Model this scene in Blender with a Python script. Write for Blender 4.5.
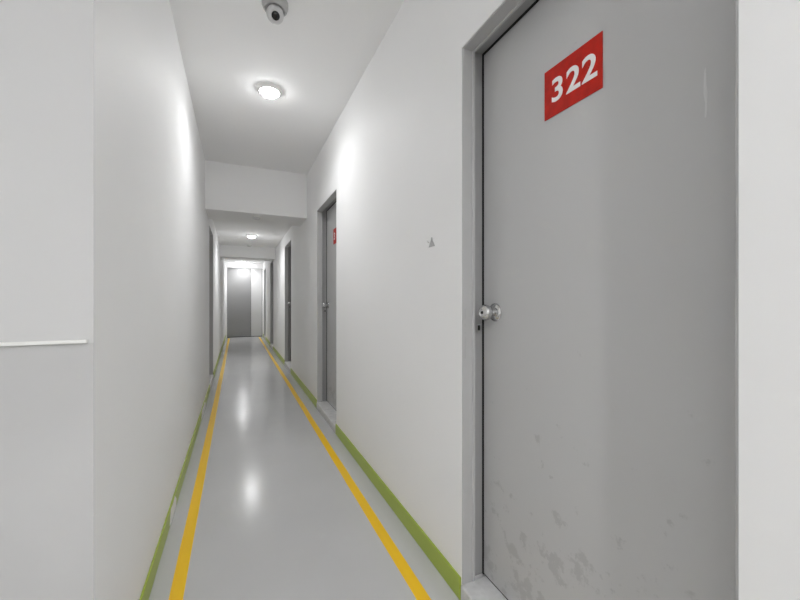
import bpy, bmesh, math, random
from mathutils import Vector, Matrix

for o in list(bpy.data.objects):
    bpy.data.objects.remove(o, do_unlink=True)
SC = bpy.context.scene
COL = SC.collection
PI = math.pi

# ---------------------------------------------------------------- camera, world, exposure
EYE = 1.12
cam_data = bpy.data.cameras.new('camera')
cam_data.sensor_fit = 'HORIZONTAL'
cam_data.sensor_width = 36.0
cam_data.lens = 362.0 / 800.0 * 36.0
cam_data.shift_y = 1.0 / 800.0
cam_data.clip_start = 0.02
cam = bpy.data.objects.new('camera', cam_data)
COL.objects.link(cam)
cam.location = (0, 0, EYE)
cam.rotation_euler = (PI / 2, 0, -math.radians(24.3))
SC.camera = cam

world = bpy.data.worlds.new('world')
SC.world = world
world.use_nodes = True
world.node_tree.nodes['Background'].inputs[0].default_value = (0.0, 0.0, 0.0, 1)
world.node_tree.nodes['Background'].inputs[1].default_value = 0.0

SC.view_settings.view_transform = 'Standard'
SC.view_settings.look = 'None'
SC.view_settings.gamma = 1.0
SC.view_settings.use_curve_mapping = False
SC.view_settings.exposure = 1.37
SC.cycles.diffuse_bounces = 8
SC.cycles.max_bounces = 14

# x, y, ceiling z, lamp watts, label
DOWNLIGHTS = [
    (0.215, 2.74, 2.63, 3.6, 'bright round ceiling downlight in the near corridor ceiling beyond the dome camera'),
    (0.240, 6.85, 2.27, 4.0, 'round ceiling downlight in the lowered ceiling between the two cross beams'),
    (0.180, 11.90, 2.30, 6.4, 'farthest round ceiling downlight, glaring close to the grey end door'),
    (0.235, -1.30, 2.63, 16.5, 'round ceiling downlight behind the viewer in the near corridor'),
    (-0.50, 0.02, 2.63, 0.55, 'round ceiling downlight in the side lobby by the blank near wall'),
]
DOME_SHARE = 0.48    # share of a lamp's light that leaves its bulging diffuser sideways

# ---------------------------------------------------------------- helpers
def nodes_mat(name, base, rough=0.5, metal=0.0, spec=0.5):
    m = bpy.data.materials.new(name)
    m.use_nodes = True
    b = m.node_tree.nodes['Principled BSDF']
    b.inputs['Base Color'].default_value = (*base, 1)
    b.inputs['Roughness'].default_value = rough
    b.inputs['Metallic'].default_value = metal
    b.inputs['Specular IOR Level'].default_value = spec
    return m

def add_bump(m, scale, strength, dist=0.002, detail=4):
    nt = m.node_tree
    tc = nt.nodes.new('ShaderNodeTexCoord')
    n = nt.nodes.new('ShaderNodeTexNoise')
    n.inputs['Scale'].default_value = scale
    n.inputs['Detail'].default_value = detail
    b = nt.nodes.new('ShaderNodeBump')
    b.inputs['Strength'].default_value = strength
    b.inputs['Distance'].default_value = dist
    nt.links.new(tc.outputs['Object'], n.inputs['Vector'])
    nt.links.new(n.outputs['Fac'], b.inputs['Height'])
    nt.links.new(b.outputs['Normal'], nt.nodes['Principled BSDF'].inputs['Normal'])

def add_tone(m, base, amount, scale):
    """slight cloudy variation of the paint itself"""
    nt = m.node_tree
    tc = nt.nodes.new('ShaderNodeTexCoord')
    n = nt.nodes.new('ShaderNodeTexNoise')
    n.inputs['Scale'].default_value = scale
    n.inputs['Detail'].default_value = 5
    r = nt.nodes.new('ShaderNodeValToRGB')
    r.color_ramp.elements[0].position = 0.3
    r.color_ramp.elements[1].position = 0.7
    r.color_ramp.elements[0].color = (*[c * (1 - amount) for c in base], 1)
    r.color_ramp.elements[1].color = (*[c * (1 + amount) for c in base], 1)
    nt.links.new(tc.outputs['Object'], n.inputs['Vector'])
    nt.links.new(n.outputs['Fac'], r.inputs['Fac'])
    nt.links.new(r.outputs['Color'], nt.nodes['Principled BSDF'].inputs['Base Color'])

def emit_mat(name, col, strength):
    m = bpy.data.materials.new(name)
    m.use_nodes = True
    b = m.node_tree.nodes['Principled BSDF']
    b.inputs['Base Color'].default_value = (0.9, 0.9, 0.9, 1)
    b.inputs['Emission Color'].default_value = (*col, 1)
    b.inputs['Emission Strength'].default_value = strength
    return m

def new_bm():
    return bmesh.new()

def add_box(bm, x0, x1, y0, y1, z0, z1):
    v = [bm.verts.new((x, y, z)) for x in (x0, x1) for y in (y0, y1) for z in (z0, z1)]
    for f in ((0, 1, 3, 2), (4, 6, 7, 5), (0, 4, 5, 1), (2, 3, 7, 6), (0, 2, 6, 4), (1, 5, 7, 3)):
        bm.faces.new([v[i] for i in f])

def add_lathe(bm, prof, seg=40, mat=None):
    """prof: list of (r, z); revolved about z, then transformed by mat"""
    mat = mat or Matrix.Identity(4)
    rings = []
    for r, z in prof:
        if r < 1e-6:
            rings.append([bm.verts.new(mat @ Vector((0, 0, z)))])
        else:
            rings.append([bm.verts.new(mat @ Vector((r * math.cos(2 * PI * i / seg), r * math.sin(2 * PI * i / seg), z)))
                          for i in range(seg)])
    for a, b in zip(rings, rings[1:]):
        for i in range(seg):
            j = (i + 1) % seg
            if len(a) == 1 and len(b) == 1:
                continue
            if len(a) == 1:
                bm.faces.new((a[0], b[j], b[i]))
            elif len(b) == 1:
                bm.faces.new((a[i], a[j], b[0]))
            else:
                bm.faces.new((a[i], a[j], b[j], b[i]))

def add_prism(bm, pts, to3d, d0, d1):
    """polygon pts extruded between depths d0 and d1; to3d(u, v, d) -> xyz"""
    a = [bm.verts.new(to3d(u, v, d0)) for u, v in pts]
    b = [bm.verts.new(to3d(u, v, d1)) for u, v in pts]
    bm.faces.new(a)
    bm.faces.new(list(reversed(b)))
    n = len(pts)
    for i in range(n):
        j = (i + 1) % n
        bm.faces.new((a[i], b[i], b[j], a[j]))

def obj(name, bm, mat, parent=None, smooth=False, bevel=0.0, loc=None):
    bmesh.ops.recalc_face_normals(bm, faces=bm.faces)
    me = bpy.data.meshes.new(name)
    bm.to_mesh(me)
    bm.free()
    me.materials.append(mat)
    if smooth:
        for p in me.polygons:
            p.use_smooth = True
        try:
            me.set_sharp_from_angle(angle=math.radians(38))
        except Exception:
            pass
    o = bpy.data.objects.new(name, me)
    COL.objects.link(o)
    if parent is not None:
        o.parent = parent
    if loc:
        o.location = loc
    if bevel:
        md = o.modifiers.new('bevel', 'BEVEL')
        md.width = bevel
        md.segments = 3
        md.limit_method = 'ANGLE'
    return o

def tag(o, label=None, cat=None, group=None, kind=None):
    if label: o['label'] = label
    if cat: o['category'] = cat
    if group: o['group'] = group
    if kind: o['kind'] = kind
    return o

def empty(name, loc=(0, 0, 0)):
    o = bpy.data.objects.new(name, None)
    o.empty_display_size = 0.1
    COL.objects.link(o)
    o.location = loc
    return o

def struct(name, bm, mat, label=None, cat=None, **kw):
    o = obj(name, bm, mat, **kw)
    return tag(o, label, cat, None, 'structure')

# ---------------------------------------------------------------- materials
WALL = (0.885, 0.885, 0.885)
M_wall = nodes_mat('white_wall_paint', WALL, 0.6, spec=0.2)
add_tone(M_wall, WALL, 0.012, 1.3)
add_bump(M_wall, 60, 0.05)
M_lobby = nodes_mat('pale_grey_wall_paint', (0.60, 0.60, 0.60), 0.6, spec=0.2)  # wall white toned down to offset too much light on this face
M_lobby_low = nodes_mat('grey_dado_paint', (0.52, 0.52, 0.52), 0.6, spec=0.2)  # dimmer light low on the wall, put into a darker grey
add_tone(M_lobby_low, (0.52, 0.52, 0.52), 0.06, 1.6)
M_ceil = nodes_mat('white_ceiling_paint', (0.885, 0.885, 0.885), 0.8, spec=0.2)
FLOOR = (0.50, 0.50, 0.50)
M_floor = nodes_mat('grey_epoxy_floor', FLOOR, 0.19, spec=0.36)
add_tone(M_floor, FLOOR, 0.03, 2.0)
add_bump(M_floor, 14, 0.03, 0.002, 2)
M_yellow = nodes_mat('yellow_floor_line', (0.86, 0.52, 0.0), 0.4)
M_skirt = nodes_mat('olive_skirting_paint', (0.355, 0.455, 0.06), 0.35)
M_frame = nodes_mat('grey_frame_paint', (0.48, 0.48, 0.48), 0.3)
M_rebate = nodes_mat('dark_rebate_paint', (0.34, 0.34, 0.34), 0.4)  # recess shade put into the grey of the inner frame
M_panel = nodes_mat('pale_panel_paint', (0.60, 0.60, 0.60), 0.45)
M_sill = nodes_mat('pale_sill_paint', (0.62, 0.62, 0.62), 0.5)
add_tone(M_sill, (0.62, 0.62, 0.62), 0.12, 25)
M_chrome = nodes_mat('chrome', (0.58, 0.58, 0.58), 0.14, metal=1.0)
M_dark = nodes_mat('black_plastic', (0.012, 0.012, 0.012), 0.25)
M_greyplastic = nodes_mat('grey_plastic', (0.45, 0.45, 0.45), 0.5)
M_whiteplastic = nodes_mat('white_plastic', (0.82, 0.82, 0.80), 0.4)
M_red = nodes_mat('red_plate_enamel', (0.50, 0.012, 0.003), 0.45, spec=0.3)
add_tone(M_red, (0.50, 0.012, 0.003), 0.15, 40)
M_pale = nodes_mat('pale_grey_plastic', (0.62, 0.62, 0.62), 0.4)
M_numeral = nodes_mat('white_numeral_vinyl', (0.885, 0.885, 0.885), 0.5)

def make_door_mat(name, base, dirty):
    """grey satin paint; worn, dirty patches gathered on the lower half of the leaf"""
    m = nodes_mat(name, base, 0.42)
    nt = m.node_tree
    bs = nt.nodes['Principled BSDF']
    tc = nt.nodes.new('ShaderNodeTexCoord')
    n = nt.nodes.new('ShaderNodeTexNoise')
    n.inputs['Scale'].default_value = 13.0
    n.inputs['Detail'].default_value = 8
    n.inputs['Roughness'].default_value = 0.68
    sep = nt.nodes.new('ShaderNodeSeparateXYZ')
    mr = nt.nodes.new('ShaderNodeMapRange')     # scuffs belong where feet and trolleys reach
    mr.inputs['From Min'].default_value = 0.15
    mr.inputs['From Max'].default_value = 1.05
    mr.inputs['To Min'].default_value = 0.0
    mr.inputs['To Max'].default_value = 0.2
    add = nt.nodes.new('ShaderNodeMath'); add.operation = 'SUBTRACT'
    r = nt.nodes.new('ShaderNodeValToRGB')
    r.color_ramp.elements[0].position = 0.50
    r.color_ramp.elements[1].position = 0.55
    r.color_ramp.elements[0].color = (0, 0, 0, 1)
    r.color_ramp.elements[1].color = (1, 1, 1, 1)
    mx = nt.nodes.new('ShaderNodeMix'); mx.data_type = 'RGBA'
    mx.inputs['A'].default_value = (*base, 1)
    mx.inputs['B'].default_value = (*[c * (1 - dirty) for c in base], 1)
    L = nt.links.new
    L(tc.outputs['Object'], n.inputs['Vector'])
    L(tc.outputs['Object'], sep.inputs['Vector'])
    L(sep.outputs['Z'], mr.inputs['Value'])
    L(n.outputs['Fac'], add.inputs[0])
    L(mr.outputs['Result'], add.inputs[1])
    L(add.outputs['Value'], r.inputs['Fac'])
    L(r.outputs['Color'], mx.inputs['Factor'])
    L(mx.outputs['Result'], bs.inputs['Base Color'])
    return m
M_door = make_door_mat('grey_door_paint', (0.53, 0.53, 0.53), 0.16)
M_enddoor = nodes_mat('dark_grey_door_paint', (0.27, 0.27, 0.27), 0.4)

# ---------------------------------------------------------------- setting
XR = 0.768          # right wall face
XL = -0.308         # left wall face
Y_END = 12.2        # end wall face
Y_NEAR = 1.08       # blank wall that closes the lobby on the left
H1, H2, H3 = 2.63, 2.27, 2.30
B1Y0, B1Y1, B1Z = 4.40, 4.93, 2.11
B2Y0, B2Y1, B2Z = 8.28, 8.72, 2.035
Y_BACK, X_LOBBY = -2.2, -1.8
SILL = 0.06
HEAD = 2.062
LIP = 0.006
REB = 0.018       # the rebate is this much wider than the outer lining
LIP_IN = 0.056
RIGHT_DOORS = [(0.326, 1.135), (3.012, 3.81), (5.80, 6.60), (8.78, 9.56), (11.10, 11.90)]
LEFT_DOORS = [(5.07, 5.87)]
FRAME_X = 0.106     # face of a leaf behind the wall face

bm = new_bm()
add_box(bm, X_LOBBY - 0.2, 1.2, Y_BACK - 0.2, Y_END + 0.2, -0.15, 0.0)
struct('floor', bm, M_floor)

bm = new_bm()
add_box(bm, X_LOBBY - 0.2, 1.2, Y_BACK - 0.2, B1Y0, H1, H1 + 0.15)
add_box(bm, -0.7, 1.2, B1Y1, B2Y0, H2, H1 + 0.15)
add_box(bm, -0.7, 1.2, B2Y1, Y_END + 0.2, H3, H1 + 0.15)
struct('ceiling', bm, M_ceil)

bm = new_bm()
add_box(bm, XL, XR, B1Y0, B1Y1, B1Z, H1 + 0.15)
struct('beam', bm, M_wall, 'near white cross beam spanning the corridor where the ceiling drops', 'beam')
bm = new_bm()
add_box(bm, XL, XR, B2Y0, B2Y1, B2Z, H1 + 0.15)
struct('beam', bm, M_wall, 'far white cross beam spanning the corridor before the end door', 'beam')

def wall_with_doors(bm, side, x, thick, y0, y1, doors):
    for d0, d1, g in ((0, LIP_IN, LIP), (LIP_IN, thick, REB + 0.004)):
        xa, xb = sorted((x + side * d0, x + side * d1))
        y = y0
        for a, b in doors:
            a -= g; b += g
            add_box(bm, xa, xb, y, a, 0, H1)
            add_box(bm, xa, xb, a, b, HEAD + g, H1)
            y = b
        add_box(bm, xa, xb, y, y1, 0, H1)

bm = new_bm()
wall_with_doors(bm, 1, XR, 0.24, Y_BACK, Y_END, RIGHT_DOORS)
struct('wall_right', bm, M_wall)
bm = new_bm()
wall_with_doors(bm, -1, XL, 0.24, Y_NEAR, Y_END, LEFT_DOORS)
add_box(bm, X_LOBBY, XL - 0.24, Y_NEAR, Y_NEAR + 0.2, 0, H1)
struct('wall_left', bm, M_wall)
# blank lobby wall: greyed to dim it, weaker light painted in below the strip
bm = new_bm()
add_box(bm, X_LOBBY, XL, Y_NEAR - 0.0012, Y_NEAR, 1.0215, H1)
wl = struct('wall_front', bm, M_lobby)
bm = new_bm()
add_box(bm, X_LOBBY, XL, Y_NEAR - 0.0012, Y_NEAR, 0, 1.0215)
obj('painted_dado', bm, M_lobby_low, wl)
bm = new_bm()
add_box(bm, X_LOBBY - 0.2, 1.2, Y_BACK - 0.2, Y_BACK, 0, H1)
struct('wall_back', bm, M_wall)
bm = new_bm()
add_box(bm, X_LOBBY - 0.2, X_LOBBY, Y_BACK, Y_NEAR + 0.2, 0, H1)
struct('wall_lobby', bm, M_wall)

# end wall with its opening
ED0, ED1, EDH = -0.268, 0.412, 2.14
ED2 = 0.742
bm = new_bm()
add_box(bm, XL - 0.24, ED0 - 0.03, Y_END, Y_END + 0.2, 0, H1)
add_box(bm, ED0 - 0.03, ED2 + 0.02, Y_END, Y_END + 0.2, EDH + 0.03, H1)
add_box(bm, ED2 + 0.02, XR + 0.24, Y_END, Y_END + 0.2, 0, H1)
struct('wall_end', bm, M_wall)

# white edge strip on the blank lobby wall
bm = new_bm()
add_box(bm, -1.75, XL - 0.010, Y_NEAR - 0.010, Y_NEAR - 0.0012, 1.0215, 1.030)
struct('trim_1', bm, M_whiteplastic, bevel=0.002)

# skirting
def skirt(name, x0, x1, spans):
    bm = new_bm()
    for a, b in spans:
        add_box(bm, x0, x1, a, b, 0, 0.085)
    return struct(name, bm, M_skirt, bevel=0.003)
spans = []
y = Y_BACK
for a, b in RIGHT_DOORS:
    spans.append((y, a - LIP)); y = b + LIP
spans.append((y, Y_END))
skirt('baseboard_right', XR - 0.008, XR, spans)
bl = skirt('baseboard_left', XL, XL + 0.008, [(Y_NEAR, LEFT_DOORS[0][0] - LIP), (LEFT_DOORS[0][1] + LIP, Y_END)])
for yc, hw in ((2.20, 0.11), (4.10, 0.26)):      # white patches on the left skirting
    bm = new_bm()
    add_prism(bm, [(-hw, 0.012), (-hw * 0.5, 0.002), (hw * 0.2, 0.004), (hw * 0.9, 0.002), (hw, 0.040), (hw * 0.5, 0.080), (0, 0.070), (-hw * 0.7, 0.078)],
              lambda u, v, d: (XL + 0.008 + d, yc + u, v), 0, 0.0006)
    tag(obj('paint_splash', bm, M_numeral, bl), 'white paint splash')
bm = new_bm()
add_box(bm, X_LOBBY, XL, Y_NEAR - 0.012, Y_NEAR - 0.0012, 0, 0.085)
struct('baseboard_lobby', bm, M_skirt, bevel=0.003)

# ---------------------------------------------------------------- doors
def frame_bm(side, x, y0, y1, deep=False):
    """steel lining of a recessed opening: outer lip, rounded step, deeper rebate"""
    bm = new_bm()
    s = side
    def bx(d0, d1, a, b, c, d):
        add_box(bm, *sorted((x + s * d0, x + s * d1)), a, b, c, d)
    back = 0.150
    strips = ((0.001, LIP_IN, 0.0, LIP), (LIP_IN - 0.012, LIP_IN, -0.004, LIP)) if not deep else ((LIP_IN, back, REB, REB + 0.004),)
    for d0, d1, a, b in strips:
        bx(d0, d1, y1 + a, y1 + b, SILL, HEAD + b)      # far jamb
        bx(d0, d1, y0 - b, y0 - a, SILL, HEAD + b)      # near jamb
        bx(d0, d1, y0 - a, y1 + a, HEAD + a, HEAD + b)  # head
    return bm

def leaf_bm(side, x, y0, y1):
    bm = new_bm()
    add_box(bm, *sorted((x + side * FRAME_X, x + side * (FRAME_X + 0.042))), y0 - REB + 0.0075, y1 + REB - 0.0075, SILL + 0.0045, HEAD + REB - 0.0075)
    return bm

def gap_shade_bm(side, x, y0, y1):  # black strips standing in for the shaded gap round a leaf
    bm = new_bm()
    X = sorted((x + side * (FRAME_X - 0.003), x + side * (FRAME_X + 0.03)))
    a, b = REB - 0.0078, REB
    add_box(bm, *X, y1 + a, y1 + b, SILL, HEAD + b)
    add_box(bm, *X, y0 - b, y0 - a, SILL, HEAD + b)
    add_box(bm, *X, y0 - a, y1 + a, HEAD + a, HEAD + b)
    add_box(bm, *sorted((x + side * (FRAME_X + 0.001), x + side * (FRAME_X + 0.03))), y0 - a, y1 + a, SILL, SILL + 0.0045)
    return bm

def knob_mat4(side, x, y, z):
    # local z -> out of the leaf towards the corridor
    return Matrix.Translation((x + side * FRAME_X, y, z)) @ Matrix.Rotation(-side * PI / 2, 4, 'Y')

def glyph_mesh(text, size, sx, offset, name):
    cu = bpy.data.curves.new(name, 'FONT')
    cu.body = text
    cu.size = size
    cu.offset = offset
    cu.extrude = 0.0006
    cu.align_x = 'CENTER'
    cu.align_y = 'CENTER'
    t = bpy.data.objects.new(name, cu)
    COL.objects.link(t)
    dg = bpy.context.evaluated_depsgraph_get()
    me = bpy.data.meshes.new_from_object(t.evaluated_get(dg))
    bpy.data.objects.remove(t, do_unlink=True)
    xs = [v.co.x for v in me.vertices]; ys = [v.co.y for v in me.vertices]
    cx, cy = (min(xs) + max(xs)) / 2, (min(ys) + max(ys)) / 2
    for v in me.vertices:
        v.co.x = (v.co.x - cx) * sx
        v.co.y -= cy
    return me

def number_plate(parent, y_left, y_right, z0, z1, glyphs, label):
    """red plate on a right-hand leaf; glyphs = [(text, centre offset from the plate's reading-left edge)]"""
    x = XR + FRAME_X
    bm = new_bm()
    add_box(bm, x - 0.003, x, min(y_left, y_right), max(y_left, y_right), z0, z1)
    p = obj('number_plate', bm, M_red, parent, bevel=0.001)
    tag(p, label)
    rot = Matrix(((0, 0, -1, 0), (-1, 0, 0, 0), (0, 1, 0, 0), (0, 0, 0, 1)))
    for text, off in glyphs:
        me = glyph_mesh(text, 0.096, 1.04, 0.0017, 'numeral')
        me.materials.clear()
        me.materials.append(M_numeral)
        me.transform(Matrix.Translation((x - 0.0037, y_left - off, (z0 + z1) / 2)) @ rot)
        g = bpy.data.objects.new('numeral', me)
        COL.objects.link(g)
        g.parent = p
    return p

def make_door(n, side, y0, y1, label):
    x = XR if side > 0 else XL
    root = empty('door_%d' % n)
    tag(root, label, 'door', None, 'structure')
    obj('door_frame', frame_bm(side, x, y0, y1), M_frame, root, bevel=0.003)
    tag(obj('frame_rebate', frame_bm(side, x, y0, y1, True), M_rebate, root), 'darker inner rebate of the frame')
    leaf = obj('door_leaf', leaf_bm(side, x, y0, y1), M_door, root, bevel=0.002)
    obj('door_seal', gap_shade_bm(side, x, y0, y1), M_dark, root)
    bm = new_bm()
    add_box(bm, *sorted((x - side * 0.006, x + side * 0.150)), y0 - LIP, y1 + LIP, 0, SILL)
    obj('door_sill', bm, M_sill, root, bevel=0.006)
    # knob on the far side of the leaf
    ky, kz = y1 - 0.058, 1.078
    m4 = knob_mat4(side, x, ky, kz)
    bm = new_bm()
    add_lathe(bm, [(0, 0), (0.034, 0), (0.034, 0.003), (0.031, 0.007), (0.021, 0.010), (0.0135, 0.012), (0.0125, 0.020), (0.015, 0.025),
                   (0.022, 0.030), (0.0275, 0.037), (0.0290, 0.045), (0.0275, 0.053), (0.0225, 0.060), (0.0135, 0.063), (0.0115, 0.0605), (0, 0.0605)], 40, m4)
    k = obj('door_knob', bm, M_chrome, leaf, smooth=True)
    tag(k, 'chrome knob')
    bm = new_bm()
    add_lathe(bm, [(0, 0.0604), (0.0055, 0.0604), (0.0055, 0.0618), (0, 0.0618)], 20, m4)
    obj('keyhole', bm, M_dark, k)
    # latch hole and lip marks on the far jamb
    bm = new_bm()
    jx = x + side * 0.088
    add_box(bm, *sorted((jx - 0.005, jx + 0.005)), y1 + REB - 0.0008, y1 + REB + 0.0006, 1.006, 1.026)
    obj('latch_hole', bm, M_dark, root)
    bm = new_bm()
    jx = x + side * 0.012
    for a, b in ((0.905, 0.985), (0.998, 1.004), (1.024, 1.034), (1.052, 1.090)):
        add_box(bm, *sorted((jx - 0.003, jx + 0.003)), y1 - 0.0008, y1 + 0.0006, a, b)
    obj('strike_plate', bm, M_greyplastic, root)
    return root, leaf

d1, leaf1 = make_door(1, 1, *RIGHT_DOORS[0], 'large near grey door on the right with red plate reading 322')
d2, leaf2 = make_door(2, 1, *RIGHT_DOORS[1], 'second grey door on the right, red plate just peeping past the wall edge')
d3, leaf3 = make_door(3, 1, *RIGHT_DOORS[2], 'third grey door on the right, between the two cross beams')
d4, leaf4 = make_door(4, 1, *RIGHT_DOORS[3], 'fourth grey door on the right, just past the far cross beam')
d5, leaf5 = make_door(5, 1, *RIGHT_DOORS[4], 'last grey door on the right, close beside the end door')
d6, leaf6 = make_door(6, -1, *LEFT_DOORS[0], 'narrowly seen grey door recessed in the left wall past the near cross beam')
number_plate(leaf1, 0.840, 0.6445, 1.678, 1.827, [('3', 0.050), ('2', 0.106), ('2', 0.158)], 'red number plate with white numerals 322')
number_plate(leaf2, 3.530, 3.334, 1.678, 1.827, [('3', 0.050)], 'red number plate with a white numeral')

# small pale mark on the near leaf
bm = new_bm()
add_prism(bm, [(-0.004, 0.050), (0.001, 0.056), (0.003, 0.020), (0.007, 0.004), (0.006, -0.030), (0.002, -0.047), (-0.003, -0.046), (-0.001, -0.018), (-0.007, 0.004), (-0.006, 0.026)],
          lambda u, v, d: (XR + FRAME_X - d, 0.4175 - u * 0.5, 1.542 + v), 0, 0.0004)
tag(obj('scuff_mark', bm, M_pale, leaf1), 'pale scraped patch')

# end door
root = empty('door_7')
tag(root, 'dark grey door closing the far end of the corridor', 'door', None, 'structure')
bm = new_bm()
add_box(bm, ED0 - 0.03, ED0, Y_END - 0.010, Y_END + 0.12, 0, EDH + 0.03)
add_box(bm, ED0, ED2, Y_END - 0.010, Y_END + 0.12, EDH, EDH + 0.03)
add_box(bm, ED2, ED2 + 0.02, Y_END - 0.010, Y_END + 0.12, 0, EDH + 0.03)
obj('door_frame', bm, M_wall, root, bevel=0.003)
bm = new_bm()
add_box(bm, ED0 + 0.003, ED1 - 0.003, Y_END + 0.03, Y_END + 0.07, 0.022, EDH - 0.003)
obj('door_leaf', bm, M_enddoor, root, bevel=0.002)
bm = new_bm()
add_box(bm, ED1 + 0.003, ED2 - 0.012, Y_END + 0.02, Y_END + 0.07, 0.022, EDH - 0.003)
tag(obj('side_leaf', bm, M_panel, root, bevel=0.002), 'narrow pale side leaf')
bm = new_bm()
add_box(bm, ED0, ED2, Y_END + 0.045, Y_END + 0.10, 0, 0.022)
add_box(bm, ED2 - 0.012, ED2, Y_END + 0.025, Y_END + 0.10, 0.022, EDH - 0.003)
obj('door_seal', bm, M_dark, root)  # black strips painting in the dark gaps below and beside the leaves

# ---------------------------------------------------------------- floor lines
def floor_line(x, y0, y1, label):
    bm = new_bm()
    n = 60
    w = 0.0245
    rnd = random.Random(int(abs(x) * 1000))
    L = []
    for i in range(n + 1):
        yy = y0 + (y1 - y0) * i / n
        j = rnd.uniform(-0.0012, 0.0012)
        L.append([bm.verts.new((x - w + j, yy, 0.0)), bm.verts.new((x + w + j, yy, 0.0)),
                  bm.verts.new((x + w + j, yy, 0.0012)), bm.verts.new((x - w + j, yy, 0.0012))])
    for a, b in zip(L, L[1:]):
        for k in range(4):
            bm.faces.new((a[k], a[(k + 1) % 4], b[(k + 1) % 4], b[k]))
    bm.faces.new(L[0]); bm.faces.new(list(reversed(L[-1])))
    o = obj('floor_line', bm, M_yellow)
    tag(o, label, 'floor line', 'yellow lines along the floor')
floor_line(-0.208, Y_BACK + 0.1, 12.0, 'yellow line on the grey floor running beside the left wall')
floor_line(0.640, Y_BACK + 0.1, 12.0, 'yellow line on the grey floor running beside the right wall doors')

# ---------------------------------------------------------------- downlights
for x, y, z, watts, label in DOWNLIGHTS:
    t = empty('downlight', (x, y, z))
    tag(t, label, 'ceiling light', 'round corridor downlights')
    bm = new_bm()
    add_lathe(bm, [(0.0655, -0.001), (0.0655, -0.0205), (0.069, -0.0225), (0.074, -0.020), (0.080, -0.011), (0.088, -0.004), (0.090, 0.0)], 56)
    obj('trim_ring', bm, M_whiteplastic, t, smooth=True)
    bm = new_bm()
    dr, dh = 0.064, 0.052
    add_lathe(bm, [(0, -dh)] + [(dr * math.sin(a), -0.012 - (dh - 0.012) * math.cos(a)) for a in [PI / 2 * k / 12 for k in range(1, 13)]] + [(0, 0)], 48)
    dome_area = 2 * PI * dr * dr * 0.8
    obj('diffuser', bm, emit_mat('lamp_diffuser', (0.99, 0.995, 1.0), watts * DOME_SHARE / (PI * dome_area)), t, smooth=True)
    ld = bpy.data.lights.new('downlight_lamp', 'AREA')
    ld.shape = 'DISK'
    ld.size = 0.10
    ld.energy = watts * (1 - DOME_SHARE)
    ld.color = (0.985, 0.99, 1.0)
    ld.spread = math.radians(150)
    lo = bpy.data.objects.new('downlight_lamp', ld)
    COL.objects.link(lo)
    lo.parent = t
    lo.location = (0, 0, -0.056)

# ---------------------------------------------------------------- dome camera
t = empty('security_camera', (0.178, 1.93, H1))
tag(t, 'small grey ceiling security camera with a black lens, at the picture top', 'camera')
bm = new_bm()
add_lathe(bm, [(0, 0), (0.064, 0), (0.064, -0.018), (0.060, -0.030), (0.050, -0.040), (0.047, -0.040), (0.047, -0.032), (0, -0.032)], 48)
obj('mounting_base', bm, M_greyplastic, t, smooth=True)
ball_c = Vector((0, 0, -0.060))
aim = Vector((0.0, -0.72, -0.69)).normalized()
rot = aim.to_track_quat('Z', 'Y').to_matrix().to_4x4()
mat = Matrix.Translation(ball_c) @ rot
bm = new_bm()
R = 0.042
prof = [(R * math.sin(a), R * math.cos(a)) for a in [PI * (1 - i / 24) for i in range(25)] if R * math.cos(a) < 0.036]
prof[0] = (0, prof[0][1])
prof += [(0.0205, 0.036), (0.0205, 0.030), (0, 0.030)]
add_lathe(bm, prof, 40, mat)
ball = obj('camera_ball', bm, M_pale, t, smooth=True)
bm = new_bm()
add_lathe(bm, [(0, 0.0305), (0.0195, 0.0305), (0.0195, 0.037), (0.017, 0.040), (0.009, 0.0425), (0, 0.043)], 32, mat)
obj('lens', bm, M_dark, ball, smooth=True)

# ---------------------------------------------------------------- smoke detectors
for x, y, z, label in ((0.217, 4.56, B1Z, 'small white smoke detector under the near cross beam'),
                       (0.240, 8.05, H2, 'small smoke detector on the lowered ceiling just before the far cross beam')):
    t = empty('smoke_detector', (x, y, z))
    tag(t, label, 'smoke detector', 'ceiling smoke detectors')
    bm = new_bm()
    add_lathe(bm, [(0, 0), (0.050, 0), (0.050, -0.008), (0.046, -0.012), (0, -0.012)], 40)
    obj('base', bm, M_whiteplastic, t, smooth=True)
    bm = new_bm()
    add_lathe(bm, [(0, -0.012), (0.040, -0.012), (0.038, -0.024), (0.028, -0.034), (0.012, -0.037), (0, -0.037)], 40)
    obj('sensor_cap', bm, M_pale, t, smooth=True)

# ---------------------------------------------------------------- wall hook
t = empty('wall_hook', (XR, 1.365, 1.374))
tag(t, 'small grey hook stuck on the white right wall left of door 322', 'hook')
bm = new_bm()
add_prism(bm, [(-0.028, -0.020), (0.026, -0.020), (0.022, -0.014), (0.006, 0.008), (0.004, 0.020), (-0.004, 0.020), (-0.008, 0.008), (-0.022, -0.014)],
          lambda u, v, d: (-d, -u, v), 0, 0.003)
obj('back_plate', bm, M_greyplastic, t, bevel=0.001)
bm = new_bm()
for i in range(12):
    a0, a1 = PI * i / 12, PI * (i + 1) / 12
    r = 0.009
    add_prism(bm, [(-0.003, 0), (0.003, 0), (0.003, 0.001), (-0.003, 0.001)],
              lambda u, v, d, a0=a0, a1=a1: (-0.003 - r + r * math.cos(a0 if d == 0 else a1) - v,
                                             -u, 0.004 - r * math.sin(a0 if d == 0 else a1)), 0, 1)
add_box(bm, -0.0045, -0.003, -0.003, 0.003, 0.004, 0.014)
obj('hook_prong', bm, M_chrome, t)
